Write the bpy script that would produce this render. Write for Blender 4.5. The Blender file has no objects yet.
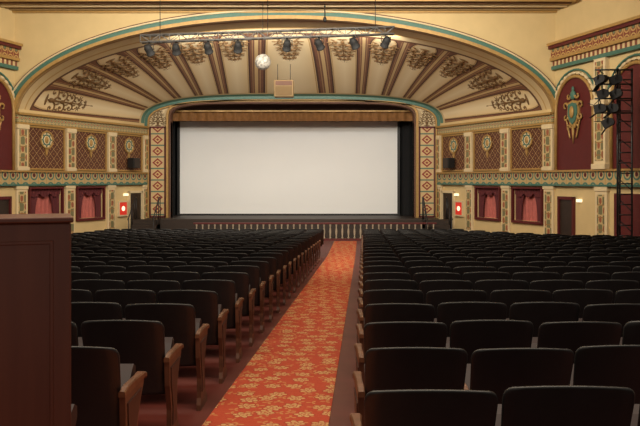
import bpy, math, random
from mathutils import Vector, Matrix
random.seed(3)
sc=bpy.context.scene
sc.view_settings.view_transform='Standard'
COL=sc.collection
C=-1.2          # theatre centre line (camera stands 1.2 m beside it)
CAMZ=2.5
pi=math.pi

# ---------------------------------------------------------------- materials
class E:
    def __init__(s,nt,o): s.nt=nt; s.o=o
    def _m(s,op,b=None,c=None):
        n=s.nt.nodes.new('ShaderNodeMath'); n.operation=op
        s.nt.links.new(s.o,n.inputs[0])
        for i,q in ((1,b),(2,c)):
            if q is None: continue
            if isinstance(q,E): s.nt.links.new(q.o,n.inputs[i])
            else: n.inputs[i].default_value=q
        return E(s.nt,n.outputs[0])
    def __add__(s,b): return s._m('ADD',b)
    def __sub__(s,b): return s._m('SUBTRACT',b)
    def __mul__(s,b): return s._m('MULTIPLY',b)
    def lt(s,b): return s._m('LESS_THAN',b)
    def gt(s,b): return s._m('GREATER_THAN',b)
    def fr(s): return s._m('FRACT')
    def ab(s): return s._m('ABSOLUTE')
    def mx(s,b): return s._m('MAXIMUM',b)
    def mn(s,b): return s._m('MINIMUM',b)
    def sq(s): return s._m('SQRT')
    def sn(s): return s._m('SINE')
def mix(nt,f,a,b):
    n=nt.nodes.new('ShaderNodeMix'); n.data_type='RGBA'
    if isinstance(f,E): nt.links.new(f.o,n.inputs[0])
    else: n.inputs[0].default_value=f
    for i,q in ((6,a),(7,b)):
        if isinstance(q,tuple): n.inputs[i].default_value=(*q,1)
        else: nt.links.new(q,n.inputs[i])
    return n.outputs[2]
def noise(nt,scale,vec=None,detail=3):
    n=nt.nodes.new('ShaderNodeTexNoise'); n.inputs['Scale'].default_value=scale; n.inputs['Detail'].default_value=detail
    if vec is None:
        t=nt.nodes.new('ShaderNodeTexCoord'); vec=t.outputs['Object']
    nt.links.new(vec,n.inputs['Vector'])
    return E(nt,n.outputs['Fac'])
def uvs(nt):
    t=nt.nodes.new('ShaderNodeTexCoord'); s=nt.nodes.new('ShaderNodeSeparateXYZ')
    nt.links.new(t.outputs['UV'],s.inputs[0])
    return E(nt,s.outputs[0]),E(nt,s.outputs[1]),t.outputs['UV']
def pm(name,fn,rough=.6,metal=0,emit=0,bump=0,bscale=40):
    m=bpy.data.materials.new(name); m.use_nodes=True; nt=m.node_tree
    b=nt.nodes['Principled BSDF']; b.inputs['Roughness'].default_value=rough; b.inputs['Metallic'].default_value=metal
    c=fn(nt)
    nt.links.new(c,b.inputs['Base Color'])
    if emit:
        nt.links.new(c,b.inputs['Emission Color']); b.inputs['Emission Strength'].default_value=emit
    if bump:
        n=noise(nt,bscale); bp=nt.nodes.new('ShaderNodeBump'); bp.inputs['Strength'].default_value=bump
        bp.inputs['Distance'].default_value=.01
        nt.links.new(n.o,bp.inputs['Height']); nt.links.new(bp.outputs[0],b.inputs['Normal'])
    return m
def plain(name,c,rough=.6,metal=0,var=.25,scale=6,emit=0,bump=0):
    def fn(nt):
        d=tuple(x*(1-var) for x in c); l=tuple(min(1,x*(1+var*.5)) for x in c)
        return mix(nt,noise(nt,scale),d,l)
    return pm(name,fn,rough,metal,emit,bump)

CREAM=(.64,.48,.235); GOLD=(.45,.27,.085); TEAL=(.06,.16,.12); MAR=(.10,.010,.010); BRN=(.13,.05,.022)
m_cream=plain('cream_plaster',CREAM,.7,var=.12,scale=2)
m_lcream=plain('pale_cream_plaster',(.69,.55,.33),.7,var=.12,scale=3)
m_tan=plain('tan_plaster',(.46,.33,.165),.7,var=.15,scale=3)
m_gold=plain('gilded_plaster',GOLD,.45,.2,var=.35,scale=9)
m_teal=plain('teal_paint',TEAL,.5,var=.3,scale=9)
m_mar=plain('maroon_paint',MAR,.55,var=.2)
m_brn=plain('brown_paint',BRN,.6,var=.25)
m_black=plain('black_metal',(.012,.012,.013),.45,var=.3)
m_bcloth=plain('black_velour',(.005,.005,.006),.95,var=.3)
m_vinyl=plain('black_vinyl',(.0115,.0112,.012),.40,var=.4,scale=12,bump=.1)
m_seat=plain('dark_cushion',(.024,.008,.007),.6,var=.5,scale=12)
m_iron=plain('dark_red_cast_iron',(.036,.010,.007),.5,var=.4)
m_wood=plain('worn_armrest_wood',(.14,.052,.022),.42,var=.7,scale=14)
m_endw=plain('brown_end_panel',(.115,.040,.019),.45,var=.75,scale=8)
m_drape=plain('maroon_drape',(.10,.012,.015),.8,var=.3)
m_alu=plain('dull_aluminium',(.15,.145,.14),.6,.3,var=.2)
m_white=plain('white_paint',(.40,.33,.24),.5,var=.15)
m_glow=plain('lit_glass',(1,.85,.6),.4,var=.05,emit=1.0)
m_pink=plain('rose_curtain',(.46,.12,.10),.8,var=.35,scale=8)
m_redlit=plain('red_sign',(.60,.03,.016),.5,var=.1,emit=.45)
m_stage=plain('dark_stage_boards',(.03,.018,.012),.5,var=.4)
m_floor=plain('maroon_floor_paint',(.125,.021,.013),.5,var=.45,scale=3)
m_screen=plain('screen_cloth',(.90,.915,.92),.9,var=.03,scale=.6)
m_fringe=plain('amber_fringe',(.24,.105,.026),.8,var=.45,scale=8)

def f_wood(nt):
    t=nt.nodes.new('ShaderNodeTexCoord'); mp=nt.nodes.new('ShaderNodeMapping'); mp.inputs['Scale'].default_value=(30,30,2.0)
    nt.links.new(t.outputs['Object'],mp.inputs[0])
    return mix(nt,noise(nt,1.0,mp.outputs[0],5),(.055,.011,.006),(.125,.034,.017))
m_cab=pm('mahogany_stained_wood',f_wood,.35)

def f_carpet(nt):
    t=nt.nodes.new('ShaderNodeTexCoord')
    def flower(scale,rnd,off):
        mp=nt.nodes.new('ShaderNodeVectorMath'); mp.operation='MULTIPLY_ADD'; mp.inputs[1].default_value=(scale,scale,0); mp.inputs[2].default_value=(off,off*.7,0)
        nt.links.new(t.outputs['Object'],mp.inputs[0])
        v=nt.nodes.new('ShaderNodeTexVoronoi'); v.voronoi_dimensions='2D'; v.inputs['Scale'].default_value=1; v.inputs['Randomness'].default_value=rnd
        nt.links.new(mp.outputs[0],v.inputs['Vector'])
        s=nt.nodes.new('ShaderNodeVectorMath'); s.operation='SUBTRACT'
        nt.links.new(mp.outputs[0],s.inputs[0]); nt.links.new(v.outputs['Position'],s.inputs[1])
        x=nt.nodes.new('ShaderNodeSeparateXYZ'); nt.links.new(s.outputs[0],x.inputs[0])
        th=E(nt,x.outputs[1])._m('ARCTAN2',E(nt,x.outputs[0]))
        c=nt.nodes.new('ShaderNodeSeparateColor'); nt.links.new(v.outputs['Color'],c.inputs[0])
        return E(nt,v.outputs['Distance']),th,E(nt,c.outputs[0])
    base=mix(nt,noise(nt,40),(.38,.035,.010),(.50,.068,.018))
    TAN=mix(nt,noise(nt,18),(.48,.24,.08),(.62,.38,.15))
    r,th,rc=flower(8.5,.95,3.3)
    leaf=r.lt(((th*3+rc*6).sn()*.24)+.17)
    c=mix(nt,leaf*rc.gt(.2),base,(.50,.20,.06))
    r,th,rc=flower(4.3,.6,0.0)
    n=noise(nt,26)*.12-.06
    edge=(((th*3+rc*6).sn()).ab()*.15)+.17
    rr=r+n
    c=mix(nt,rr.lt(edge+.05),c,(.32,.03,.010))
    c=mix(nt,rr.lt(edge),c,TAN)
    e2=(((th*2.5+rc*4).sn()).ab()*.08)+.09
    c=mix(nt,(rr-e2).ab().lt(.026),c,(.38,.075,.022))
    c=mix(nt,rr.lt(.05),c,(.42,.07,.02))
    return c
m_carpet=pm('floral_carpet',f_carpet,.85,bump=.3,bscale=200)

def f_board(nt):
    t,s,_=uvs(nt)
    e=((t.fr()-.5).ab())*2
    inner=s.gt(.20)*s.lt(.95)
    c=mix(nt,noise(nt,4),(.50,.37,.19),(.60,.46,.25))
    brown=mix(nt,noise(nt,5),(.12,.045,.022),(.20,.085,.042))
    ee=e+((s*-1+.30).mx(0.0)*(s*-1+.30).mx(0.0))*22
    creamy=mix(nt,(ee*1.3).mn(1.0),(.74,.61,.38),(.60,.44,.22))
    c2=mix(nt,ee.gt(.68),creamy,brown)
    c2=mix(nt,(ee-.68).ab().lt(.04),c2,(.07,.025,.012))
    c2=mix(nt,(ee-.60).ab().lt(.020),c2,(.42,.25,.09))
    c2=mix(nt,e.gt(.925),c2,(.50,.35,.16))
    c2=mix(nt,(e-.84).ab().lt(.020),c2,(.34,.20,.09))
    c=mix(nt,inner,c,c2)
    c=mix(nt,(s-.20).ab().lt(.010),c,(.11,.045,.02))
    c=mix(nt,(s-.13).ab().lt(.007),c,(.42,.25,.08))
    c=mix(nt,(s-.05).ab().lt(.006),c,(.30,.17,.06))
    c=mix(nt,(s-.975).ab().lt(.012),c,(.10,.20,.14))
    return c
m_board=pm('sounding_board_paint',f_board,.65)

def f_lattice(nt):
    u,z,_=uvs(nt)
    a=((u+z)*2.9).fr(); b=((u-z)*2.9).fr()
    ln=(a.lt(.08)).mx(b.lt(.08))
    c=mix(nt,noise(nt,9),(.046,.008,.005),(.080,.016,.009))
    dd=((a-.54).ab()).mx((b-.54).ab())
    c=mix(nt,(dd-.27).ab().lt(.035),c,(.17,.06,.025))
    c=mix(nt,dd.lt(.09),c,(.38,.22,.09))
    c=mix(nt,ln,c,(.42,.27,.12))
    return c
m_lattice=pm('lattice_stencil',f_lattice,.6)

def f_frieze(nt,k=3.2,c0=(.50,.36,.17),c1=TEAL,c2=MAR):
    u,z,_=uvs(nt)
    fu=(u*k).fr()-.5
    zz=z*k
    fz=zz-zz._m('FLOOR')-.5
    r=(fu*fu+fz*fz).sq()
    c=mix(nt,noise(nt,9),tuple(x*.85 for x in c0),c0)
    c=mix(nt,(r-.36).ab().lt(.07),c,c1)
    c=mix(nt,r.lt(.17),c,c2)
    c=mix(nt,(fu.ab()).gt(.455),c,GOLD)
    return c
m_frieze=pm('frieze_roundels',lambda nt:f_frieze(nt,2.44),.6)
m_frieze2=pm('small_frieze',lambda nt:f_frieze(nt,5.5,(.52,.40,.20),(.12,.16,.09),(.35,.06,.03)),.6)
m_frieze3=pm('maroon_frieze',lambda nt:f_frieze(nt,3.4,(.22,.05,.025),(.50,.33,.12),(.12,.18,.10)),.6)
def f_diam(nt):
    u,z,_=uvs(nt)
    fu=((u*1.72).fr()-.5).ab(); fz=((z*2.0).fr()-.5).ab()
    fu=((u*1.72+.5).fr()-.5).ab()
    c=mix(nt,noise(nt,9),(.52,.36,.17),(.62,.46,.24))
    d=fu+fz
    c=mix(nt,d.lt(.40),c,(.25,.03,.02))
    c=mix(nt,d.lt(.24),c,(.60,.42,.18))
    c=mix(nt,d.lt(.12),c,(.25,.03,.02))
    c=mix(nt,fz.gt(.44),c,(.10,.16,.11))
    return c
m_diam=pm('diamond_stencil',f_diam,.6)
def f_scroll(nt):
    u,z,uv=uvs(nt)
    w=((u*16).sn()*(z*11).sn())
    n=noise(nt,8)
    c=mix(nt,(w+n*.6).gt(.35),(.52,.38,.18),(.17,.16,.075))
    c=mix(nt,(w-n*.5).lt(-.70),c,(.30,.09,.04))
    c=mix(nt,((z*2.6).fr()-.5).ab().lt(.04),c,(.30,.15,.045))
    return c
m_scroll=pm('pilaster_scroll_stencil',f_scroll,.6)
def f_dentil(nt):
    u,z,_=uvs(nt)
    return mix(nt,(u*4.5).fr().lt(.5),(.62,.47,.24),(.20,.06,.03))
m_dentil=pm('dentil_stripe',f_dentil,.6)

# ---------------------------------------------------------------- mesh builder
class G:
    def __init__(s,T=None): s.v=[];s.f=[];s.m=[];s.uv=[];s.T=T; s.sm=[]
    def add(s,p,uv=None):
        s.uv.append(uv if uv else (p[0],p[2]))
        s.v.append(tuple(s.T(*p)) if s.T else tuple(p)); return len(s.v)-1
    def face(s,ids,m=0,sm=False): s.f.append(ids); s.m.append(m); s.sm.append(sm)
    def box(s,x0,x1,y0,y1,z0,z1,m=0):
        i=[s.add((x,y,z)) for x in (x0,x1) for y in (y0,y1) for z in (z0,z1)]
        for q in ((0,1,3,2),(4,6,7,5),(0,4,5,1),(2,3,7,6),(0,2,6,4),(1,5,7,3)): s.face([i[k] for k in q],m)
    def grid(s,P,nu,nv,m=0,uv=None,sm=True,closeu=False):
        ids=[[s.add(P(i/nu,j/nv),uv(i/nu,j/nv) if uv else None) for j in range(nv+1)] for i in range(nu+(0 if closeu else 1))]
        for i in range(nu):
            a=ids[i]; b=ids[(i+1)%len(ids)]
            for j in range(nv): s.face([a[j],b[j],b[j+1],a[j+1]],m,sm)
    def prism(s,poly,y0,y1,m=0,axis='y'):
        def mk(p,q):
            return (p[0],q,p[1]) if axis=='y' else ((q,p[0],p[1]) if axis=='x' else (p[0],p[1],q))
        a=[s.add(mk(p,y0)) for p in poly]; b=[s.add(mk(p,y1)) for p in poly]
        s.face(a,m); s.face(b[::-1],m); n=len(poly)
        for i in range(n): s.face([a[i],a[(i+1)%n],b[(i+1)%n],b[i]],m)
    def tube(s,pts,r,n=8,m=0,closed=False):
        pts=[Vector(s.T(*p)) if s.T else Vector(p) for p in pts]; T=s.T; s.T=None
        rs=r if isinstance(r,(list,tuple)) else [r]*len(pts)
        rings=[]; up=Vector((0,0,1)); N=len(pts)
        for i,p in enumerate(pts):
            if closed: d=pts[(i+1)%N]-pts[i-1]
            else: d=(pts[min(i+1,N-1)]-pts[max(i-1,0)])
            d.normalize()
            a=d.cross(up)
            if a.length<.05: a=d.cross(Vector((0,1,0)))
            a.normalize(); b=d.cross(a).normalized()
            rings.append([s.add(tuple(p+(a*math.cos(k*2*pi/n)+b*math.sin(k*2*pi/n))*rs[i])) for k in range(n)])
        for i in range(N if closed else N-1):
            A=rings[i];B=rings[(i+1)%N]
            for k in range(n): s.face([A[k],A[(k+1)%n],B[(k+1)%n],B[k]],m,True)
        if not closed: s.face(rings[0][::-1],m); s.face(rings[-1],m)
        s.T=T
    def lathe(s,prof,c=(0,0,0),n=16,m=0,axis='z'):
        def P(k,r,h):
            a=k*2*pi/n; x,y=r*math.cos(a),r*math.sin(a)
            if axis=='z': return (c[0]+x,c[1]+y,c[2]+h)
            if axis=='y': return (c[0]+x,c[1]+h,c[2]+y)
            return (c[0]+h,c[1]+x,c[2]+y)
        R=[[s.add(P(k,r,h)) for k in range(n)] for r,h in prof]
        for i in range(len(prof)-1):
            for k in range(n): s.face([R[i][k],R[i][(k+1)%n],R[i+1][(k+1)%n],R[i+1][k]],m,True)
        s.face(R[0][::-1],m); s.face(R[-1],m)
    def ell(s,c,r,m=0,n=10,k=6,rot=0):
        cr,sr=math.cos(rot),math.sin(rot)
        def Q(x,y,z): return (c[0]+x*cr-y*sr,c[1]+x*sr+y*cr,c[2]+z)
        R=[]
        for i in range(1,k):
            a=pi*i/k
            R.append([s.add(Q(r[0]*math.sin(a)*math.cos(2*pi*j/n),r[1]*math.sin(a)*math.sin(2*pi*j/n),r[2]*math.cos(a))) for j in range(n)])
        t=s.add((c[0],c[1],c[2]+r[2])); b=s.add((c[0],c[1],c[2]-r[2]))
        for j in range(n):
            s.face([t,R[0][j],R[0][(j+1)%n]],m,True); s.face([b,R[-1][(j+1)%n],R[-1][j]],m,True)
        for i in range(len(R)-1):
            for j in range(n): s.face([R[i][j],R[i+1][j],R[i+1][(j+1)%n],R[i][(j+1)%n]],m,True)
    def mesh(s,name,mats):
        me=bpy.data.meshes.new(name); me.from_pydata(s.v,[],s.f)
        for m in mats: me.materials.append(m)
        me.polygons.foreach_set('material_index',s.m); me.polygons.foreach_set('use_smooth',s.sm)
        ul=me.uv_layers.new(name='UVMap'); li=[0]*len(me.loops); me.loops.foreach_get('vertex_index',li)
        buf=[]
        for q in li: buf+=s.uv[q]
        ul.data.foreach_set('uv',buf); me.update(); 
        import bmesh
        bm=bmesh.new(); bm.from_mesh(me); bmesh.ops.recalc_face_normals(bm,faces=bm.faces); bm.to_mesh(me); bm.free()
        return me
    def obj(s,name,mats,parent=None,bevel=0,**kw):
        if not isinstance(mats,(list,tuple)): mats=[mats]
        o=bpy.data.objects.new(name,s.mesh(name,mats)); COL.objects.link(o)
        if parent: o.parent=parent
        if bevel:
            b=o.modifiers.new('b','BEVEL'); b.width=bevel; b.segments=2; b.limit_method='ANGLE'
        tag(o,**kw); return o
def tag(o,label=None,category=None,group=None,kind=None):
    for k,v in (('label',label),('category',category),('group',group),('kind',kind)):
        if v: o[k]=v
def empty(name,loc=(0,0,0),rotz=0,**kw):
    o=bpy.data.objects.new(name,None); COL.objects.link(o); o.location=loc; o.rotation_euler=(0,0,rotz); o.empty_display_size=.2
    tag(o,**kw); return o

def fz(y):
    if y<22: return .95-.037*y
    if y<26:
        t=(y-22)/4; return .136-.037*4*(t-t*t/2)
    return .062

# ---------------------------------------------------------------- floor, carpet
g=G(); ys=[-4,0,4,8,12,16,20,22,23,24,25,26,29,32.4]
a=[[g.add((x,y,fz(y))) for x in (-15,15)] for y in ys]
for i in range(len(ys)-1): g.face([a[i][0],a[i][1],a[i+1][1],a[i+1][0]])
g.obj('floor',m_floor,kind='structure',label='dark maroon painted sloping auditorium floor')
AL=lambda y:.0566*y-1.14
AR=lambda y:.0566*y-.245
g=G(); ys2=[-4]+[i for i in range(0,20)]+[20,21,22,22.5,23,23.5,24,24.5,25,25.5,26,28,30.2]
top=[[g.add((AL(y),y,fz(y)+.012)),g.add((AR(y),y,fz(y)+.012))] for y in ys2]
bot=[[g.add((AL(y),y,fz(y)-.003)),g.add((AR(y),y,fz(y)-.003))] for y in ys2]
for i in range(len(ys2)-1):
    g.face([top[i][0],top[i][1],top[i+1][1],top[i+1][0]]); g.face([bot[i][0],bot[i][1],bot[i+1][1],bot[i+1][0]])
    g.face([bot[i][0],bot[i+1][0],top[i+1][0],top[i][0]]); g.face([bot[i][1],top[i][1],top[i+1][1],bot[i+1][1]])
g.obj('aisle_carpet',m_carpet,label='orange-red aisle carpet with tan floral pattern between the seat blocks',category='carpet')

# ---------------------------------------------------------------- walls
def wallT(ax,ay,bx,by,side):
    L=math.hypot(bx-ax,by-ay); dx,dy=(bx-ax)/L,(by-ay)/L
    nx,ny=(dy,-dx) if side>0 else (-dy,dx)
    return (lambda u,n,z:(ax+dx*u+nx*n, ay+dy*u+ny*n, z)), L
SIDES={}
tn=[0]
def trim(g,mats,**kw):
    tn[0]+=1; return g.obj('trim_%d'%tn[0],mats,kind='structure',**kw)
for sd,nm in ((1,'right'),(-1,'left')):
    T1,L1=wallT(C+sd*6.36,33,C+sd*9.25,26,sd)
    T2,L2=wallT(C+sd*9.25,26,C+sd*11.55,17.6,sd)
    T3,L3=wallT(C+sd*11.55,17.6,C+sd*12.6,6,sd)
    SIDES[sd]=(T1,L1,T2,L2,T3,L3)
    WN=((.385*L1,.585*L1),(.70*L1,.91*L1)); Z0,Z1=1.02,2.18
    g=G(T1)
    g.box(0,L1,-.35,-.30,-.1,4.95)
    g.box(0,L1,-.30,0,-.1,Z0); g.box(0,L1,-.30,0,Z1,4.95)
    g.box(0,WN[0][0],-.30,0,Z0,Z1); g.box(WN[0][1],WN[1][0],-.30,0,Z0,Z1); g.box(WN[1][1],L1,-.30,0,Z0,Z1)
    g.obj('wall_'+nm,m_cream,kind='structure',label='cream splayed side wall beside the stage')
    g=G(T2); g.box(0,L2,-.25,0,-.1,8.4); g.obj('wall_%s_rear'%nm,m_cream,kind='structure',label='cream auditorium side wall')
    g=G(T3); g.box(0,L3,-.25,0,-.1,8.4); g.obj('wall_%s_end'%nm,m_cream,kind='structure',label='cream auditorium side wall')
    g=G(T1); g.box(0,L1,0,.10,2.36,2.77); trim(g,m_frieze,label='patterned frieze band')
    for z0,z1,n,m in ((2.77,2.83,.17,m_gold),(2.30,2.36,.15,m_teal),(4.42,4.50,.12,m_gold)):
        g=G(T1); g.box(0,L1,0,n,z0,z1); trim(g,m,label='moulding along the side wall')
    g=G(T1); g.box(0,L1,0,.12,4.50,4.74); trim(g,m_frieze2,label='small patterned upper frieze')
    g=G(T1); g.box(0,L1,0,.22,4.74,4.82); trim(g,m_gold,label='gilded cornice moulding')
    for (t0,t1) in ((0.0,.04),(.295,.355),(.615,.675),(.935,1.0)):
        u0,u1=t0*L1,t1*L1; w=u1-u0
        g=G(T1); g.box(u0,u1,0,.14,2.83,4.42); g.box(u0-.03,u1+.03,0,.18,2.83,2.95); g.box(u0-.03,u1+.03,0,.18,4.26,4.42)
        o=g.obj('pilaster',m_lcream,bevel=.012,label='cream pilaster with stencilled scroll panel',category='pilaster',group='upper wall pilasters')
        g=G(T1); g.box(u0+w*.17,u1-w*.17,.14,.16,2.98,4.24); g.obj('stencil_panel',m_scroll,o)
        g=G(T1); g.box(u0,u1,0,.10,.0,2.30); g.box(u0-.03,u1+.03,0,.13,2.18,2.30); g.box(u0-.03,u1+.03,0,.14,.0,.35)
        o=g.obj('pilaster',m_lcream,bevel=.012,label='lower cream pilaster with green stencilled panel',category='pilaster',group='lower wall pilasters')
        g=G(T1); g.box(u0+w*.17,u1-w*.17,.10,.12,.5,2.1); g.obj('stencil_panel',m_scroll,o)
    for (t0,t1) in ((.046,.289),(.361,.609),(.681,.929)):
        u0,u1=t0*L1,t1*L1; uc=(u0+u1)/2
        g=G(T1); g.box(u0,u1,0,.03,2.88,4.38)
        o=g.obj('lattice_panel',m_lattice,label='dark red-brown diamond-lattice wall panel with gilded frame and medallion',category='wall panel',group='lattice wall panels')
        g=G(T1)
        for q in ((u0,u1,2.86,2.92),(u0,u1,4.34,4.40),(u0,u0+.06,2.92,4.34),(u1-.06,u1,2.92,4.34)): g.box(q[0],q[1],.03,.09,q[2],q[3])
        g.obj('frame',m_gold,o,bevel=.01)
        g=G(T1); zc=3.94
        g.tube([(uc+.30*math.cos(a*pi/12),.07,zc+.30*math.sin(a*pi/12)) for a in range(24)],.036,8,0,True)
        g.prism([(uc+.29*math.cos(a*pi/10),zc+.29*math.sin(a*pi/10)) for a in range(20)],.03,.055,1)
        g.tube([(uc+.18*math.cos(a*pi/12),.06,zc+.18*math.sin(a*pi/12)) for a in range(24)],.024,8,2,True)
        g.ell((uc,.06,zc),(.09,.04,.13),0,10,6)
        for a in range(8):
            g.ell((uc+.235*math.cos(a*pi/4),.06,zc+.235*math.sin(a*pi/4)),(.03,.02,.03),2,8,5)
        g.prism([(uc-.07,zc-.33),(uc+.07,zc-.33),(uc+.04,zc-.50),(uc,zc-.58),(uc-.04,zc-.50)],.03,.07,0)
        g.obj('medallion',[m_gold,m_lcream,m_teal],o)
        if t0<.1:
            g=G(T1); g.prism([(uc-.22,3.0),(uc+.22,3.0),(uc+.22,3.42),(uc-.22,3.42)],.14,.46)
            o=g.obj('wall_speaker',m_black,bevel=.02,label='small dark loudspeaker box fixed to a lattice wall panel',category='loudspeaker')
            g=G(T1); g.box(uc-.18,uc+.18,.46,.475,3.04,3.38); g.obj('grille',m_stage,o)
            g=G(T1); g.box(uc-.06,uc+.06,.09,.15,3.12,3.3); g.obj('bracket',m_black,o)
    for (u0,u1) in WN:
        w=u1-u0
        o=empty('curtained_window',T1((u0+u1)/2,.0,Z0),0,label='recessed opening with gathered maroon drapes and valance in the cream wall',category='window',group='curtained wall windows')
        inv=Matrix.Translation(-Vector(o.location))
        def part(gg,name,mats,**kw):
            p=gg.obj(name,mats,**kw); p.parent=o; p.matrix_parent_inverse=inv; return p
        g=G(T1); g.grid(lambda i,j:(u0+w*i,-.20+.03*math.sin(i*50),Z0+(Z1-Z0)*j),50,2); part(g,'rear_curtain',m_pink)
        g=G(T1)
        for q in ((u0-.07,u1+.07,Z0-.09,Z0),(u0-.07,u1+.07,Z1,Z1+.07),(u0-.07,u0,Z0,Z1),(u1,u1+.07,Z0,Z1)): g.box(q[0],q[1],-.02,.10,q[2],q[3])
        part(g,'frame',m_mar,bevel=.01)
        for a in (0,1):
            def P(i,j,a=a):
                ww=w*(.22+.20*j**3)*i
                uu=(u0+ww) if a==0 else (u1-ww)
                return (uu,-.08+.025*math.sin(i*26),Z0+(Z1-Z0)*j)
            g=G(T1); g.grid(P,28,8); part(g,'drape',m_drape)
        def P(i,j):
            return (u0+w*i,-.03+.018*math.sin(i*70),Z1-j*(.17+.13*abs(math.sin(i*pi*3))))
        g=G(T1); g.grid(P,54,3); part(g,'valance',m_drape)
    g=G(T1); g.box(.42,1.22,.0,.04,.1,1.95); o=g.obj('door_%d'%(1 if sd>0 else 2),m_stage,kind='structure',label='dark doorway beside the stage')
    g=G(T1); g.box(.34,.42,0,.10,.1,2.03); g.box(1.22,1.30,0,.10,.1,2.03); g.box(.34,1.30,0,.10,1.95,2.05); trim(g,m_lcream,label='cream door surround')
    g=G(T1); g.box(1.44,1.94,.0,.08,1.06,1.58)
    o=g.obj('wall_sign',m_redlit,bevel=.01,label='square red illuminated panel with pale centre on the wall',category='sign')
    g=G(T1); g.prism([(1.69+.10*math.cos(a*pi/8),1.32+.10*math.sin(a*pi/8)) for a in range(16)],.08,.10)
    g.obj('emblem',m_glow,o)
    g=G(T1)
    g.box(1.38,2.0,.0,.10,1.00,1.06); g.box(1.38,2.0,.0,.10,1.58,1.64); g.box(1.38,1.44,.0,.10,1.06,1.58); g.box(1.94,2.0,.0,.10,1.06,1.58); g.obj('frame',m_lcream,o)
    g=G(T1); g.box(1.36,1.58,.0,.10,1.84,1.94); o=g.obj('exit_light',m_glow,bevel=.01,label='small lit box above the doorway',category='lamp')
    for z0,z1,n,m in ((2.36,2.77,.10,m_frieze),(2.77,2.83,.17,m_gold),(2.30,2.36,.15,m_teal),
                      (6.25,6.37,.16,m_teal),(6.37,6.55,.10,m_dentil),(6.55,6.65,.22,m_gold),(6.65,6.95,.18,m_frieze3),(6.95,7.05,.28,m_mar),(7.05,7.14,.34,m_gold)):
        g=G(T2); g.box(0,L2,0,n,z0,z1); trim(g,m,label='moulding along the auditorium side wall')
        g=G(T3); g.box(0,L3,0,n,z0,z1); trim(g,m,label='moulding along the auditorium side wall')
    for (u0,u1) in ((.12,2.2),(3.1,5.2),(6.1,8.2)):
        uc=(u0+u1)/2; r=(u1-u0)/2; zs=4.85
        arc=lambda R,k=16:[(uc+R*math.cos(pi*i/k),zs+R*math.sin(pi*i/k)) for i in range(k+1)]
        poly=[(u0,2.84)]+[(u1,2.84)]+arc(r)
        g=G(T2); g.prism(poly,0,.03)
        o=g.obj('wall_niche',m_mar,label='maroon round-headed wall niche with gilded arch moulding',category='niche',group='arched wall niches')
        g=G(T2)
        g.tube([(u1,.05,2.84)]+[(p[0],.05,p[1]) for p in arc(r)]+[(u0,.05,2.84)],.06,8)
        g.obj('arch_moulding',m_gold,o)
        g=G(T2); g.tube([(p[0],.05,p[1]) for p in arc(r+.22)],.035,8); g.obj('outer_arch_moulding',m_teal,o)
        g=G(T2); pp=arc(r+.11,120)
        g.tube([(p[0],.05,p[1]) for p in pp],[.02+.035*abs(math.sin(i*pi/8)) for i in range(len(pp))],8)
        g.obj('bead_row',m_lcream,o)
    for u0,u1 in ((2.36,2.94),(5.36,5.94)):
        g=G(T2); g.box(u0,u1,0,.16,2.83,6.25); g.box(u0-.05,u1+.05,0,.22,2.83,3.0); g.box(u0-.05,u1+.05,0,.24,4.8,5.0)
        o=g.obj('pilaster',m_lcream,bevel=.012,label='tall cream pilaster with stencilled scroll panel',category='pilaster',group='tall wall pilasters')
        for za,zb in ((3.1,4.7),(5.1,6.15)):
            g=G(T2); g.box(u0+.1,u1-.1,.16,.18,za,zb); g.obj('stencil_panel',m_scroll,o)
        g=G(T2); g.box(u0,u1,0,.10,0,2.3); g.box(u0-.03,u1+.03,0,.13,2.15,2.3)
        o=g.obj('pilaster',m_lcream,bevel=.012,label='lower cream pilaster with green stencilled panel',category='pilaster',group='lower wall pilasters')
        g=G(T2); g.box(u0+.12,u1-.12,.10,.12,.5,2.05); g.obj('stencil_panel',m_scroll,o)
    g=G(T2); g.box(.35,1.1,.0,.04,.1,1.85); g.obj('door_%d'%(3 if sd>0 else 4),m_stage,kind='structure',label='dark doorway in the side wall')
    g=G(T2); g.box(.27,.35,0,.1,.1,1.95); g.box(1.1,1.18,0,.1,.1,1.95); g.box(.27,1.18,0,.1,1.85,1.95); trim(g,m_mar,label='maroon door surround')
    g=G(T2); g.box(1.35,1.55,.0,.10,1.78,1.88); g.obj('exit_light',m_glow,bevel=.01,label='small lit box beside the doorway',category='lamp')
    g=G(T2); g.box(3.2,5.2,.0,.04,.1,2.1); g.obj('door_%d'%(5 if sd>0 else 6),m_mar,kind='structure',label='maroon double door in the side wall')

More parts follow.
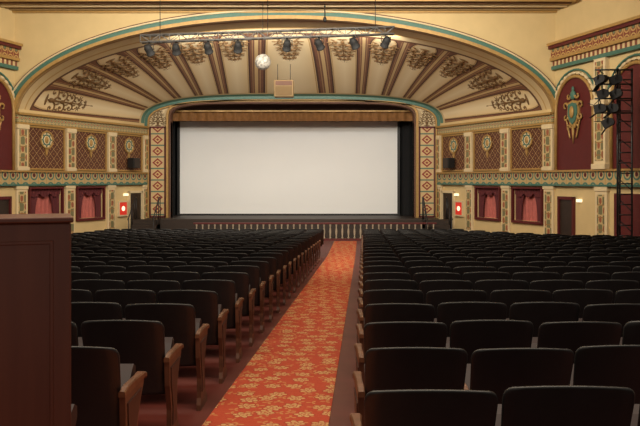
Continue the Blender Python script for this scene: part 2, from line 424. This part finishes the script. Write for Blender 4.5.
for sd in (1,-1):
    T2=SIDES[sd][2]; uc,zc=1.16,4.70
    o=empty('wall_crest',T2(uc,.03,zc),0,label='painted plaster crest with gilded scrolls in the maroon niche',category='crest')
    inv=Matrix.Translation(-Vector(o.location))
    def part(gg,name,mats):
        p=gg.obj(name,mats); p.parent=o; p.matrix_parent_inverse=inv
    sh=lambda k:[(uc+k*x,zc+k*z) for x,z in ((-.30,.34),(0,.42),(.30,.34),(.32,-.05),(.19,-.34),(0,-.48),(-.19,-.34),(-.32,-.05))]
    g=G(T2); g.prism(sh(1),.03,.09); part(g,'shield_rim',m_gold)
    g=G(T2); g.prism(sh(.80),.09,.12); part(g,'shield',m_teal)
    g=G(T2)
    for s in (-1,1):
        for (cx,cz,r,a0,dr) in ((.42,.22,.15,pi,-1),(.40,-.12,.13,pi,1),(.24,-.50,.12,pi,-1),(.24,.56,.12,pi,1)):
            g.tube([(uc+s*(cx+r*(1-.75*k/14)*math.cos(a0+dr*5*k/14)),.09,zc+cz+r*(1-.75*k/14)*math.sin(a0+dr*5*k/14)) for k in range(15)],[.045*(1-.5*k/14) for k in range(15)],6)
        g.tube([(uc+s*(.38-.03*k),.08,zc-.2-k*.09) for k in range(8)],.03,6)
    g.ell((uc,.14,zc+.02),(.12,.05,.20),0,10,6); g.tube([(uc,.08,zc-.45),(uc,.08,zc-1.0)],[.06,.015],6); part(g,'scrollwork',m_gold)
    g=G(T2); g.ell((uc,.09,zc+.58),(.15,.06,.16),0,10,6); g.ell((uc,.09,zc+.78),(.06,.04,.09),0,8,5)
    part(g,'crown',m_teal)

# ---------------------------------------------------------------- sounding board, arch
def outer(th,R=0): return ((9.25+R)*math.cos(th),4.79+(3.3+R)*math.sin(th))
NE=3.2
def sgn(x): return 1 if x>=0 else -1
def inner(th,hw=6.36,z0=4.89,h=1.21,n=NE):
    c,s=math.cos(th),math.sin(th)
    return (hw*sgn(c)*abs(c)**(2/n), z0+h*abs(s)**(2/n))
TAB=[0,21,36,50,62,73,84,96,107,118,130,144,159,180]
def theta(t):
    k=min(12,int(t*13)); f=t*13-k
    return pi-math.radians(TAB[k]+(TAB[k+1]-TAB[k])*f)
def sval(th,v):
    s0=.10+.15*math.sin(th)
    return s0*v/.2 if v<.2 else s0+(1-s0)*(v-.2)/.8
def surf(t,v):
    th=theta(t); s=sval(th,v); o=outer(th); i=inner(th)
    b=.35*math.sin(pi*s)
    x=o[0]*(1-s)+i[0]*s+b*math.cos(th)*.6; z=o[1]*(1-s)+i[1]*s+b*math.sin(th)
    return (C+x,26+7*s,z)
g=G(); g.grid(lambda i,j:surf(i,j),156,20,0,lambda i,j:(i*13,j))
g.obj('ceiling_sounding_board',m_board,kind='structure',label='fan-panelled cream and brown sounding board above the stage')
g=G(); N=80
def rim(th):
    x,z=math.cos(th),math.sin(th)
    X,Z=9.9,3.61
    k=min(X/abs(x) if abs(x)>1e-6 else 1e9, Z/z if z>1e-6 else 1e9)
    return (x*k,4.79+z*k)
A=[];B=[]
for i in range(N+1):
    th=pi*i/N; p=outer(th); q=rim(th)
    A.append(g.add((C+p[0],26,p[1]))); B.append(g.add((C+q[0],26,q[1])))
for i in range(N): g.face([A[i],A[i+1],B[i+1],B[i]])
g.obj('wall_arch_front',m_cream,kind='structure',label='cream wall face around the great elliptical arch')
def archband(r0,r1,y0,y1,m,label):
    g=G(); g.T=None
    def P(i,j):
        th=pi*i
        k=[(r0,y0),(r1,y0),(r1,y1),(r0,y1),(r0,y0)][int(round(j*4))]
        p=outer(th,k[0]); return (C+p[0],k[1],p[1])
    g.grid(P,90,4,0,lambda i,j:(i*30,j),sm=False); trim(g,m,label=label)
archband(-.10,.02,25.85,26.05,m_gold,'gilded inner arch moulding')
archband(.02,.17,25.9,26.05,m_teal,'teal arch band')
archband(.17,.22,25.84,26.05,m_lcream,'cream arch moulding')
archband(.22,.27,25.9,26.05,m_brn,'thin brown arch line')
g=G(); g.box(C-13,C+13,6,26.1,8.3,8.45); g.obj('ceiling',m_tan,kind='structure',label='tan plaster ceiling')
for y0,y1,z,m in ((25.88,25.98,8.20,m_gold),(25.72,25.80,8.26,m_tan),(25.50,25.56,8.27,m_brn),(25.2,25.35,8.25,m_lcream),(24.75,24.85,8.25,m_brn),(24.35,24.5,8.24,m_gold)):
    g=G(); g.box(C-9.4,C+9.4,y0,y1,z,8.3); trim(g,m,label='moulding across the ceiling')

# plaster scroll ornaments
def spiral(cx,cy,r,a0,turn,dirn,n=16):
    return [(cx+r*(1-.8*k/n)*math.cos(a0+dirn*turn*k/n),cy+r*(1-.8*k/n)*math.sin(a0+dirn*turn*k/n)) for k in range(n+1)]
g=G()
g.tube([(0,b*.13,.005) for b in range(18)],[.036*(1-k/22) for k in range(18)],6)
for s in (-1,1):
    for (b,r) in ((.20,.25),(.70,.21),(1.15,.17),(1.55,.12),(1.88,.07)):
        q=(r/.25)
        pts=spiral(s*r*1.1,b,r,(pi if s>0 else 0),6.0,-s)
        g.tube([(p[0],p[1],.0) for p in pts],[.036*q**.5*(1-.5*k/16) for k in range(17)],6)
        g.ell((s*r*1.12,b,.0),(.055*q,.055*q,.025),0,8,5)
        for (ox,oy,la,ro) in ((2.1,.75,.13,-.8),(2.2,-.1,.12,-1.4),(1.3,1.15,.13,-.2),(.45,1.2,.11,.3),(1.6,-.9,.11,-2.2)):
            g.ell((s*r*ox,b+r*oy,.0),(.036*q,la*q,.016),0,8,5,rot=s*ro)
g.ell((0,.12,.01),(.09,.13,.035)); g.ell((0,.68,.01),(.065,.11,.025)); g.ell((0,1.15,.01),(.05,.09,.02)); g.ell((0,2.33,.0),(.03,.13,.014)); g.ell((0,-.10,.005),(.22,.055,.02))
m_orn=plain('antique_gold_relief',(.19,.100,.034),.6,var=.6,scale=6)
orn=g.mesh('scroll',[m_orn])
for k in range(13):
    t=(k+.5)/13; s0=.275
    p=Vector(surf(t,s0)); e_s=(Vector(surf(t,s0+.2))-p).normalized(); e_t=(Vector(surf(t+.01,s0))-Vector(surf(t-.01,s0))).normalized()
    n=e_t.cross(e_s).normalized()
    if n.y>0: n=-n; e_t=-e_t
    e_t=e_s.cross(n).normalized()
    if e_t.cross(e_s).dot(n)<0: e_t=-e_t
    kw=.92 if 0<k<12 else 1.05
    lw=1.1
    M=Matrix(((e_t.x*kw,e_s.x*lw,n.x,p.x+n.x*.03),(e_t.y*kw,e_s.y*lw,n.y,p.y+n.y*.03),(e_t.z*kw,e_s.z*lw,n.z,p.z+n.z*.03),(0,0,0,1)))
    o=bpy.data.objects.new('plaster_ornament',orn); COL.objects.link(o); o.matrix_world=M
    tag(o,'antique gold plaster scroll ornament on a cream sounding board panel','ornament','sounding board ornaments')

# ---------------------------------------------------------------- proscenium
def curve(hw,zb,z0,h,n,nc=6,na=48):
    pts=[(hw,zb+(z0-zb)*i/nc) for i in range(nc)]
    pts+=[inner(pi*i/na,hw,z0,h,n) for i in range(na+1)]
    pts+=[(-hw,z0+(zb-z0)*(i+1)/nc) for i in range(nc)]
    return pts
def band(ca,cb,y0,y1,m,name=None,label=None):
    g=G(); n=len(ca); ids=[]
    for i in range(n):
        ids.append([g.add((C+c[0],y,c[1]),(i*.3,0)) for c,y in ((ca[i],y0),(cb[i],y0),(cb[i],y1),(ca[i],y1))])
    for i in range(n-1):
        for k in range(4): g.face([ids[i][k],ids[i][(k+1)%4],ids[i+1][(k+1)%4],ids[i+1][k]])
    g.face(ids[0]); g.face(ids[-1])
    if name: return g.obj(name,m,kind='structure',label=label)
    return trim(g,m,label=label)
co=curve(6.42,0,4.89,1.25,NE); ci=curve(5.28,0,5.0,.86,5)
band(co,ci,33,33.4,m_lcream,'wall_proscenium','cream proscenium wall with ornamental frame')
band(curve(6.40,.0,4.89,1.24,NE),curve(6.28,0,4.89,1.12,NE),32.9,33,m_teal,label='teal outer proscenium moulding')
band(curve(6.26,.0,4.89,1.10,NE),curve(6.20,0,4.89,1.04,NE),32.86,33,m_gold,label='gilded outer proscenium moulding')
band(curve(5.46,.0,5.0,.97,5),curve(5.36,0,5.0,.90,5),32.86,33,m_gold,label='gilded inner proscenium moulding')
band(curve(5.34,.0,5.0,.88,5),curve(5.28,0,5.0,.82,5),32.9,33.42,m_brn,label='brown inner proscenium edge')
for s in (-1,1):
    xa,xb=sorted((C+s*5.54,C+s*6.12))
    g=G(); xm=(xa+xb)/2
    g.T=lambda x,y,z: (x+xm,y,z)
    g.box(-.29,.29,32.9,33,.95,4.75)
    o=g.obj('proscenium_panel',m_diam,label='tall cream panel stencilled with red diamonds on the proscenium column',category='wall panel',group='proscenium column panels')
    g=G()
    g.box(xa-.05,xa,32.87,33,.9,4.8); g.box(xb,xb+.05,32.87,33,.9,4.8); g.box(xa-.05,xb+.05,32.87,33,4.75,4.82); g.box(xa-.05,xb+.05,32.87,33,.88,.95)
    g.obj('frame',m_mar,o)
    o=bpy.data.objects.new('corner_ornament',orn); COL.objects.link(o); o.location=(xm,32.97,4.9); o.rotation_euler=(pi/2,0,0) ; o.scale=(.62,.36,1)
    tag(o,'antique gold scroll ornament at the proscenium corner','ornament','proscenium corner ornaments')
g=G(); g.box(C-5.25,C+5.25,32.86,37.55,.0,.87); g.box(C-6.2,C+6.2,31.9,32.84,.0,.87); g.obj('stage',m_stage,bevel=.02,label='dark wooden stage platform below the screen',category='stage')
g=G(); g.box(C-7.5,C+7.5,37.6,37.8,0,7); g.obj('wall_stage_rear',m_bcloth,kind='structure',label='black stage rear wall')
for s in (-1,1):
    g=G(); g.box(C+s*7-.1,C+s*7+.1,33.4,37.7,0,7); g.obj('wall_stage_%s'%('left' if s<0 else 'right'),m_bcloth,kind='structure',label='black stage side wall')
g=G(); g.box(C-7.1,C+7.1,33.4,37.8,6.6,6.8); g.obj('ceiling_stage',m_bcloth,kind='structure',label='black stage ceiling')
g=G(); g.box(C-7.1,C+7.1,33.45,37.6,.80,.862); g.obj('floor_stage',m_stage,kind='structure',label='dark stage floor')
SX0,SX1,SZ0,SZ1,SY=-6.45,3.56,.95,5.2,35.0
g=G(); g.grid(lambda i,j:(SX0+(SX1-SX0)*i,SY+.0,SZ0+(SZ1-SZ0)*j),12,6)
o=g.obj('projection_screen',m_screen,label='large blank white projection screen on the stage',category='projection screen')
g=G()
for q in ((SX0-.12,SX0,SZ0,SZ1),(SX1,SX1+.12,SZ0,SZ1),(SX0-.12,SX1+.12,SZ1,SZ1+.12),(SX0-.12,SX1+.12,.87,SZ0)): g.box(q[0],q[1],SY-.03,SY+.05,q[2],q[3])
g.obj('frame',m_black,o)
def curtain(name,x0,x1,y,z0,z1,m,label,amp=.06,k=14,nx=None):
    g=G(); w=x1-x0; n=nx or max(12,int(w*20))
    g.grid(lambda i,j:(x0+w*i,y+amp*math.sin(i*w*k)+amp*.4*math.sin(i*w*k*.37),z0+(z1-z0)*j),n,2)
    return g.obj(name,m,label=label,category='curtain')
curtain('stage_curtain',C-6.7,SX0-.14,34.6,.88,6.4,m_bcloth,'black velour masking curtain beside the screen')
curtain('stage_curtain',SX1+.14,C+6.7,34.6,.88,6.4,m_bcloth,'black velour masking curtain beside the screen')
curtain('stage_curtain',C-6.7,C+6.7,36,.88,6.4,m_bcloth,'black velour backdrop curtain behind the screen')
curtain('stage_valance',C-5.6,C+5.6,33.75,5.12,5.54,m_fringe,'amber pleated valance above the screen',.035,16)
curtain('stage_border',C-5.6,C+5.6,33.9,5.4,6.3,plain('dark_brown_velour',(.035,.012,.007),.9),'dark brown border curtain above the valance',.03,8)
curtain('stage_border',C-5.6,C+5.6,33.6,5.52,5.58,m_gold,'thin gold braid heading above the valance',.01,8)

# railing in front of stage
o=empty('orchestra_railing',(0,30.6,.062),0,label='low railing with white balusters and maroon handrail before the stage',category='railing')
inv=Matrix.Translation(-Vector(o.location))
X0,X1=-5.1,C+5.9
g=G(); g.box(X0,X1,30.54,30.66,.72,.79); p=g.obj('handrail',m_mar,o,bevel=.015); p.matrix_parent_inverse=inv
g=G(); g.box(X0,X1,30.56,30.64,.062,.14); p=g.obj('base_rail',m_mar,o); p.matrix_parent_inverse=inv
g=G(); g.lathe([(.038,0),(.042,.05),(.02,.09),(.042,.22),(.046,.30),(.022,.46),(.034,.52),(.038,.59)],n=8)
bal=g.mesh('baluster',[m_white])
nb=40
for k in range(nb):
    q=bpy.data.objects.new('baluster',bal); COL.objects.link(q); q.parent=o; q.location=(X0+.13+(X1-X0-.26)*k/(nb-1),0,.075)

for s in (-1,1):
    o=empty('stage_stair',(C+s*6.0,31.2,.062),0,label='short dark steps with black iron handrails up to the stage',category='stairs')
    g=G()
    for k in range(4): g.box(-.5,.5,-.25+.25*k-.45,.68,0+.0,.2*(k+1)-.0)
    g.obj('steps',m_stage,o)
    for q in (-.5,.5):
        g=G()
        pts=[(q,-.75,.85),(q,-.6,.93),(q,-.3,1.15),(q,.1,1.45),(q,.4,1.7),(q,.68,1.72)]
        g.tube(pts,.025,6)
        for (y,z0,z1) in ((-.65,0,.9),(-.1,.4,1.28),(.35,.8,1.66),(.66,.8,1.7)): g.tube([(q,y,z0),(q,y,z1)],.02,6)
        g.obj('handrail',m_black,o)

# ---------------------------------------------------------------- truss & lights
TR0=Vector((-5.65,24,6.95)); TR1=Vector((2.35,24,7.22))
tl=(TR1-TR0).length; td=(TR1-TR0)/tl
g=G(); h=.11
cor=[(-h,-h),(-h,h),(h,-h),(h,h)]
def tp(s,a,b): 
    p=TR0+td*s; return (p.x,p.y+a,p.z+b)
for a,b in cor: g.tube([tp(0,a,b),tp(tl,a,b)],.024,6)
n=26
for k in range(n):
    s0=tl*k/n; s1=tl*(k+1)/n; f=1 if k%2 else -1
    for a in (-h,h): g.tube([tp(s0,a,-h*f),tp(s1,a,h*f)],.012,5)
    for b in (-h,h): g.tube([tp(s0,-h*f,b),tp(s1,h*f,b)],.012,5)
    g.tube([tp(s0,-h,-h),tp(s0,-h,h)],.012,5)
o=g.obj('lighting_truss',m_alu,label='aluminium lattice lighting truss hung below the ceiling',category='truss')
for s in (.6,tl/2,tl-.6):
    g=G(); g.tube([tp(s,0,h),(tp(s,0,h)[0],24,8.3)],.012,5)
    g.obj('suspension_cable',m_black,o)
m_lens=plain('lens_glass',(.012,.014,.02),.6)
m_can=plain('matte_black_paint',(.009,.009,.010),.75,var=.3)
def can(tilt):
    ca,sa=math.cos(tilt),math.sin(tilt)
    T=lambda x,y,z:(x,y*ca+z*sa,-y*sa+z*ca-.22)
    g=G(T); g.lathe([(.05,-.18),(.10,-.14),(.125,-.04),(.125,.14),(.14,.14),(.14,.17)],(0,0,0),12,0,'y'); a=g.mesh('lamp_body',[m_can])
    g=G(T); g.lathe([(.11,.172),(.11,.178)],(0,0,0),12,0,'y'); b=g.mesh('lens',[m_lens])
    return a,b
sb,sl=can(.75)
g=G(); g.tube([(-.16,0,-.22),(-.16,0,-.06),(0,0,-.04),(.16,0,-.06),(.16,0,-.22)],.016,6); g.tube([(0,0,-.05),(0,0,.06)],.025,6); sy=g.mesh('yoke',[m_can])
for i,px in enumerate((149,176,208,238,287,319,354,386)):
    x=(px-320)/760*24; s=(x-TR0.x)/td.x; p=TR0+td*s
    o=empty('stage_light',(p.x,24,p.z-h-.02),random.uniform(-.6,.6),label='black stage spotlight clamped under the lighting truss',category='stage light',group='truss spotlights')
    for nm,me in (('lamp_body',sb),('lens',sl),('yoke',sy)):
        q=bpy.data.objects.new(nm,me); COL.objects.link(q); q.parent=o

def f_mb(nt):
    n=noise(nt,14,detail=0)
    return mix(nt,n.gt(.52),(.48,.46,.42),(.28,.27,.25))
g=G(); R=.26; nu,nv=22,12
for j in range(nv):
    a0,a1=pi*j/nv,pi*(j+1)/nv
    for i in range(nu):
        b0,b1=2*pi*i/nu,2*pi*(i+1)/nu
        ids=[g.add((R*math.sin(a)*math.cos(b),R*math.sin(a)*math.sin(b),R*math.cos(a))) for a,b in ((a0,b0),(a0,b1),(a1,b1),(a1,b0))]
        g.face(ids)
o=empty('mirror_ball',(-1.85,24.6,6.32),0,label='pale grey faceted mirror ball hanging on a cord',category='mirror ball')
g.obj('ball',pm('mirror_tiles',f_mb,.5,.1),o)
g=G(); g.tube([(0,0,R),(0,0,1.98)],.01,5); g.obj('cord',m_black,o)
o=empty('hanging_speaker',(-1.42,30,6.12),0,label='tan loudspeaker cabinet hung below the sounding board',category='loudspeaker')
g=G(); g.box(-.38,.38,-.25,.25,-.36,.3); g.obj('cabinet',plain('tan_speaker_paint',(.27,.17,.065),.6),o,bevel=.03)
g=G(); g.box(-.32,.32,-.27,-.25,-.30,.05); g.obj('grille',plain('speaker_grille',(.18,.11,.042),.8,scale=40),o)
g=G(); g.box(-.32,.32,-.27,-.25,.09,.26); g.obj('horn',m_brn,o)
for x in (-.25,.25):
    g=G(); g.tube([(x,0,.3),(x,0,.95)],.012,5); g.obj('suspension_cable',m_black,o)
g=G(); g.tube([(0,0,0),(0,0,-.5)],.02,6); g.ell((0,0,-.52),(.06,.06,.09)); 
o=g.obj('ceiling_pendant',m_black,label='thin dark rod fitting hanging from the ceiling',category='ceiling fixture'); o.location=(.16,25,8.3)

# ---------------------------------------------------------------- lighting tower
TX,TY=8.5,21.2; fb=fz(TY)
o=empty('lighting_tower',(TX,TY,fb),0,label='black ladder-like lighting tower carrying spotlights by the side wall',category='lighting tower')
g=G(); H=5.45
for a in (-.2,.2):
    g.tube([(a,0,0),(a,0,H)],.03,6)
for k in range(18): g.tube([(-.2,0,.2+k*.29),(.2,0,.2+k*.29)],.018,5)
g.tube([(0,.35,0),(0,.35,H)],.03,6)
for k in range(9): g.tube([(-.2,0,.3+k*.58),(0,.35,.6+k*.58)],.015,5); g.tube([(.2,0,.3+k*.58),(0,.35,.6+k*.58)],.015,5)
g.obj('mast',m_black,o)
g=G(); g.box(-.5,.5,-.4,.6,0,.06); g.obj('base',m_black,o)
ZS=(5.4,5.0,4.6,4.2)
for z in ZS:
    g=G(); g.tube([(.2,-.05,z),(-.85,-.05,z)],.025,6); g.obj('cross_arm',m_black,o)
K=.85
def kp(l): return [(a*K,b*K) for a,b in l]
g=G()
g.prism(kp([(-.22,-.06),(-.16,-.13),(.12,-.14),(.16,-.15),(.16,.15),(.12,.14),(-.10,.15),(-.22,.06)]),-.11*K,.11*K,0,'x')
tb=g.mesh('lamp_body',[m_can])
g=G(); g.prism(kp([(.16,.14),(.34,.24),(.34,.25),(.16,.16)]),-.12*K,.12*K,0,'x'); d1=g.mesh('barn_door',[m_can])
g=G(); g.prism(kp([(.16,-.14),(.34,-.24),(.34,-.25),(.16,-.16)]),-.12*K,.12*K,0,'x'); d2=g.mesh('barn_door',[m_can])
g=G(); g.tube([(-.13,0,0),(-.13,0,.2),(0,0,.23),(.13,0,.2),(.13,0,0)],.014,6); g.tube([(0,0,.22),(0,0,.30)],.02,6); ty=g.mesh('yoke',[m_can])
for i,(x,z) in enumerate(((-.70,5.4),(-.3,5.4),(-.65,5.0),(-.28,5.0),(-.72,4.6),(-.36,4.6),(-.5,4.2))):
    q=empty('stage_light',(TX+x,TY-.05,fb+z-.28),0.9+random.uniform(-.5,.5),label='black spotlight with barn doors on the lighting tower arm',category='stage light',group='tower spotlights')
    tl_=random.uniform(-.5,-.1)
    for nm,me in (('lamp_body',tb),('barn_door',d1),('barn_door',d2),('yoke',ty)):
        r=bpy.data.objects.new(nm,me); COL.objects.link(r); r.parent=q
        if nm!='yoke': r.rotation_euler=(tl_,0,0)

# ---------------------------------------------------------------- cabinet
ang=math.radians(20)
cz=fz(1.5)+.013
o=empty('wooden_cabinet',(-.648,2.0,cz),ang,label='tall dark reddish-brown wooden cabinet at the aisle side',category='cabinet')
Hh=2.402-cz
g=G(); g.box(-1.6,-.006,.006,.25,0,Hh-.014); g.obj('body',m_cab,o,bevel=.005)
g=G(); g.box(-1.61,.0,-.002,.256,Hh-.014,Hh); g.obj('cabinet_top',m_cab,o,bevel=.004)
for x0,x1 in ((-.62,-.05),(-1.2,-.68)):
    g=G(); z0,z1=.14,Hh-.06
    def P(k,inset,y): 
        return [(x0+inset,y,z0+inset),(x1-inset,y,z0+inset),(x1-inset,y,z1-inset),(x0+inset,y,z1-inset)][k]
    rings=[[g.add(P(k,i,y)) for k in range(4)] for i,y in ((0,.006),(.002,.003),(.008,.003),(.010,.0055))]
    for a in range(len(rings)-1):
        for k in range(4): g.face([rings[a][k],rings[a][(k+1)%4],rings[a+1][(k+1)%4],rings[a+1][k]])
    g.face(rings[-1]); g.obj('panel',m_cab,o)
g=G(); g.box(-1.61,-.0,-.002,.256,0,.1); g.obj('plinth',m_cab,o,bevel=.006)

# ---------------------------------------------------------------- chairs
PITCH=.55
def back_mesh(g,nx,nz,m=0):
    hw=.266; r=.048; Hb=.52; th=.020
    def P(i,j,side):
        z=Hb*j; dz=z-(Hb-r)
        w=hw-(0 if dz<0 else r*(1-math.sqrt(max(0,1-(dz/r)**2)))*.8)-.018*(1-j)
        x=(2*i-1)*w
        y=-.015-.17*j+.030*(x/hw)**2
        t=th*(.5 if j in (0,1) or i in (0,1) else 1)
        return (x,y-(t/2 if side else -t/2),.34+z-.016*(x/hw)**2*j)
    js=[0,.06,.35,.6,.9,.945,.975,.993,1.0] if nz>4 else [0,.5,.92,.98,1.0]
    is_=[0,.015]+[k/nx for k in range(1,nx)]+[.985,1]
    F=[[g.add(P(i,j,0)) for j in js] for i in is_]; Bk=[[g.add(P(i,j,1)) for j in js] for i in is_]
    for a in range(len(is_)-1):
        for b in range(len(js)-1):
            g.face([F[a][b],F[a][b+1],F[a+1][b+1],F[a+1][b]],m,True); g.face([Bk[a][b],Bk[a+1][b],Bk[a+1][b+1],Bk[a][b+1]],m,True)
        g.face([F[a][0],F[a+1][0],Bk[a+1][0],Bk[a][0]],m,True); g.face([F[a][-1],Bk[a][-1],Bk[a+1][-1],F[a+1][-1]],m,True)
    for b in range(len(js)-1):
        g.face([F[0][b],Bk[0][b],Bk[0][b+1],F[0][b+1]],m,True); g.face([F[-1][b],F[-1][b+1],Bk[-1][b+1],Bk[-1][b]],m,True)
def seat_mesh(g,m=0):
    prof=[(.06,.38),(.10,.33),(.17,.34),(.27,.46),(.35,.58),(.35,.63),(.31,.65),(.26,.62),(.16,.52),(.08,.43)]
    g.prism(prof,-.235,.235,m,'x')
STD=[(-.03,0),(.30,0),(.30,.035),(.20,.08),(.165,.30),(.22,.46),(.30,.57),(-.08,.57),(-.05,.40),(.02,.20),(.03,.07),(-.03,.035)]
HP=PITCH/2
def std_mesh(g,m=0): g.prism(STD,-HP-.011,-HP+.011,m,'x')
ENDP=[(-.05,0),(.28,0),(.28,.04),(.20,.10),(.16,.22),(.17,.36),(.24,.47),(.31,.54),(.33,.575),(-.10,.575),(-.09,.42),(-.03,.25),(-.03,.10),(-.05,.05)]
INP=[(.0,.14),(.13,.14),(.12,.24),(.13,.37),(.20,.48),(.25,.53),(-.06,.53),(-.05,.43),(.005,.26)]
def end_mesh(g,x,m=0):
    g.prism(ENDP,x-.016,x+.016,m,'x')
    for s in (-1,1):
        a,b=sorted((x+s*.014,x+s*.022)); g.prism(INP,a,b,1,'x')
def arm_mesh(g,x,m=0):
    pr=[(-.11,.575,.605),(-.02,.575,.618),(.10,.573,.616),(.22,.576,.610),(.31,.578,.607),(.355,.568,.595),(.37,.55,.575)]
    hw_=[.018,.020,.018,.021,.028,.026,.018]
    R=[[g.add((x-w,y,a)),g.add((x+w,y,a)),g.add((x+w,y,b-.008)),g.add((x+w*.7,y,b)),g.add((x-w*.7,y,b)),g.add((x-w,y,b-.008))] for (y,a,b),w in zip(pr,hw_)]
    for i in range(len(R)-1):
        for k in range(6): g.face([R[i][k],R[i][(k+1)%6],R[i+1][(k+1)%6],R[i+1][k]],m)
    g.face(R[0],m); g.face(R[-1],m)
def M1(fn,mats,nm='chair_part'):
    g=G(); fn(g); return g.mesh(nm,mats)
me_back=M1(lambda g:back_mesh(g,8,8),[m_vinyl]); me_seat=M1(seat_mesh,[m_seat]); me_std=M1(std_mesh,[m_iron])
me_armL=M1(lambda g:arm_mesh(g,-HP),[m_wood]); me_armR=M1(lambda g:arm_mesh(g,HP),[m_wood])
me_endL=M1(lambda g:end_mesh(g,-HP),[m_endw,m_iron]); me_endR=M1(lambda g:end_mesh(g,HP),[m_endw,m_iron])
g=G(); back_mesh(g,3,3,0); seat_mesh(g,3); std_mesh(g,1); arm_mesh(g,-HP,2); far_v=g.v; far_f=g.f; far_m=g.m; far_s=g.sm

def wallx(y,sd):
    if y>26: x=6.36+(33-y)/7*2.89
    elif y>17.6: x=9.25+(26-y)/8.4*2.3
    else: x=11.55+(17.6-y)/11.6*1.05
    return C+sd*x
chairs=[]
for k in range(-1,25):
    d=2.98+.9*k
    xs=.0566*d-.005; x=xs; cnt=0
    while True:
        first=(cnt==0 or cnt==15); nx=x+PITCH
        if nx>wallx(d,1)-1.0: break
        dmax=24.8-max(0,(x-4.2))*1.55
        if d<=dmax and not (abs(x-TX)<1.2 and abs(d-TY)<1.6): chairs.append((x+PITCH/2,d,'L' if first else '', 'R' if cnt==14 else ''))
        x=nx; cnt+=1
        if cnt==15: x+=1.1
    xs=.0566*d-1.25; x=xs; cnt=0
    if k<0: continue
    while True:
        nx=x-PITCH
        if nx<wallx(d,-1)+1.0: break
        dmax=24.8-max(0,(-9.5-x))*1.5
        if d<=dmax: chairs.append((x-PITCH/2,d,'L' if cnt==12 else '','R' if cnt in (0,13) else ''))
        x=nx; cnt+=1
        if cnt==13: x-=1.1
ind=[];rest=[]
for c in chairs:
    x,d,_,_=c
    px=x/d*760
    if d<2.5: rest.append(c); continue
    if abs(px)<330 and not px<-262: ind.append(c)
    elif abs(px)<520: rest.append(c)
ind.sort(key=lambda c:math.hypot(c[0],c[1])); rest+=ind[300:]; ind=ind[:300]
for (x,d,l,r) in ind:
    y=d+.18
    e=bpy.data.objects.new('theatre_chair',None); COL.objects.link(e); e.location=(x,y,fz(y)-.006); e.empty_display_size=.1
    aisle=(l=='L' or r=='R')
    tag(e,'black upholstered tip-up theatre chair with wooden aisle end panel' if aisle else 'black upholstered tip-up theatre chair in a row','chair','theatre seating rows')
    ps=[('backrest',me_back),('seat',me_seat),('armrest',me_armL)]
    ps.append(('end_panel',me_endL) if l else ('leg',me_std))
    if r: ps+= [('end_panel',me_endR),('armrest',me_armR)]
    for nm,me in ps:
        q=bpy.data.objects.new(nm,me); COL.objects.link(q); q.parent=e
        if nm=='backrest': q.rotation_euler=(random.uniform(-.02,.03),random.uniform(-.007,.007),random.uniform(-.014,.014))
V=[];F=[];MI=[];SM=[]
for (x,d,l,r) in rest:
    y=d+.18; z=fz(y)-.006; b=len(V)
    V+=[(a[0]+x,a[1]+y,a[2]+z) for a in far_v]; F+=[[i+b for i in f] for f in far_f]; MI+=far_m; SM+=far_s
me=bpy.data.meshes.new('theatre_chairs'); me.from_pydata(V,[],F)
for m in (m_vinyl,m_iron,m_wood,m_seat): me.materials.append(m)
me.polygons.foreach_set('material_index',MI); me.polygons.foreach_set('use_smooth',SM); me.update()
o=bpy.data.objects.new('theatre_chair_rows',me); COL.objects.link(o)
tag(o,'distant rows of black upholstered theatre chairs near the stage','chairs',kind='stuff',group='theatre seating rows')

# ---------------------------------------------------------------- lights
def area(name,loc,rot,size,sy_,power,col=(1,.82,.6)):
    l=bpy.data.lights.new(name,'AREA'); l.shape='RECTANGLE'; l.size=size; l.size_y=sy_; l.energy=power; l.color=col
    o=bpy.data.objects.new(name,l); COL.objects.link(o); o.location=loc; o.rotation_euler=[math.radians(a) for a in rot]; return o
area('house_light_front',(C,19,8.1),(66,0,0),12,1.5,2150,(1,.90,.74))
area('house_light_middle',(C,13,8.1),(15,0,0),14,4,700,(1,.85,.65))
area('house_light_rear',(0,3.5,7.5),(0,0,0),8,3,500,(1,.85,.66))
area('stage_fill_light',(C,27,7.3),(84,0,0),8,.6,235,(1,.95,.88))
w=bpy.data.worlds.new('World'); sc.world=w; w.use_nodes=True
bg=w.node_tree.nodes['Background']; bg.inputs[0].default_value=(1,.86,.70,1); bg.inputs[1].default_value=.38

cam=bpy.data.cameras.new('Camera'); co_=bpy.data.objects.new('Camera',cam); COL.objects.link(co_)
co_.location=(0,0,CAMZ); co_.rotation_euler=(pi/2,0,0); cam.sensor_width=36; cam.lens=36*760/640; cam.shift_y=-33/640
cam.clip_start=.05; cam.clip_end=200
sc.camera=co_
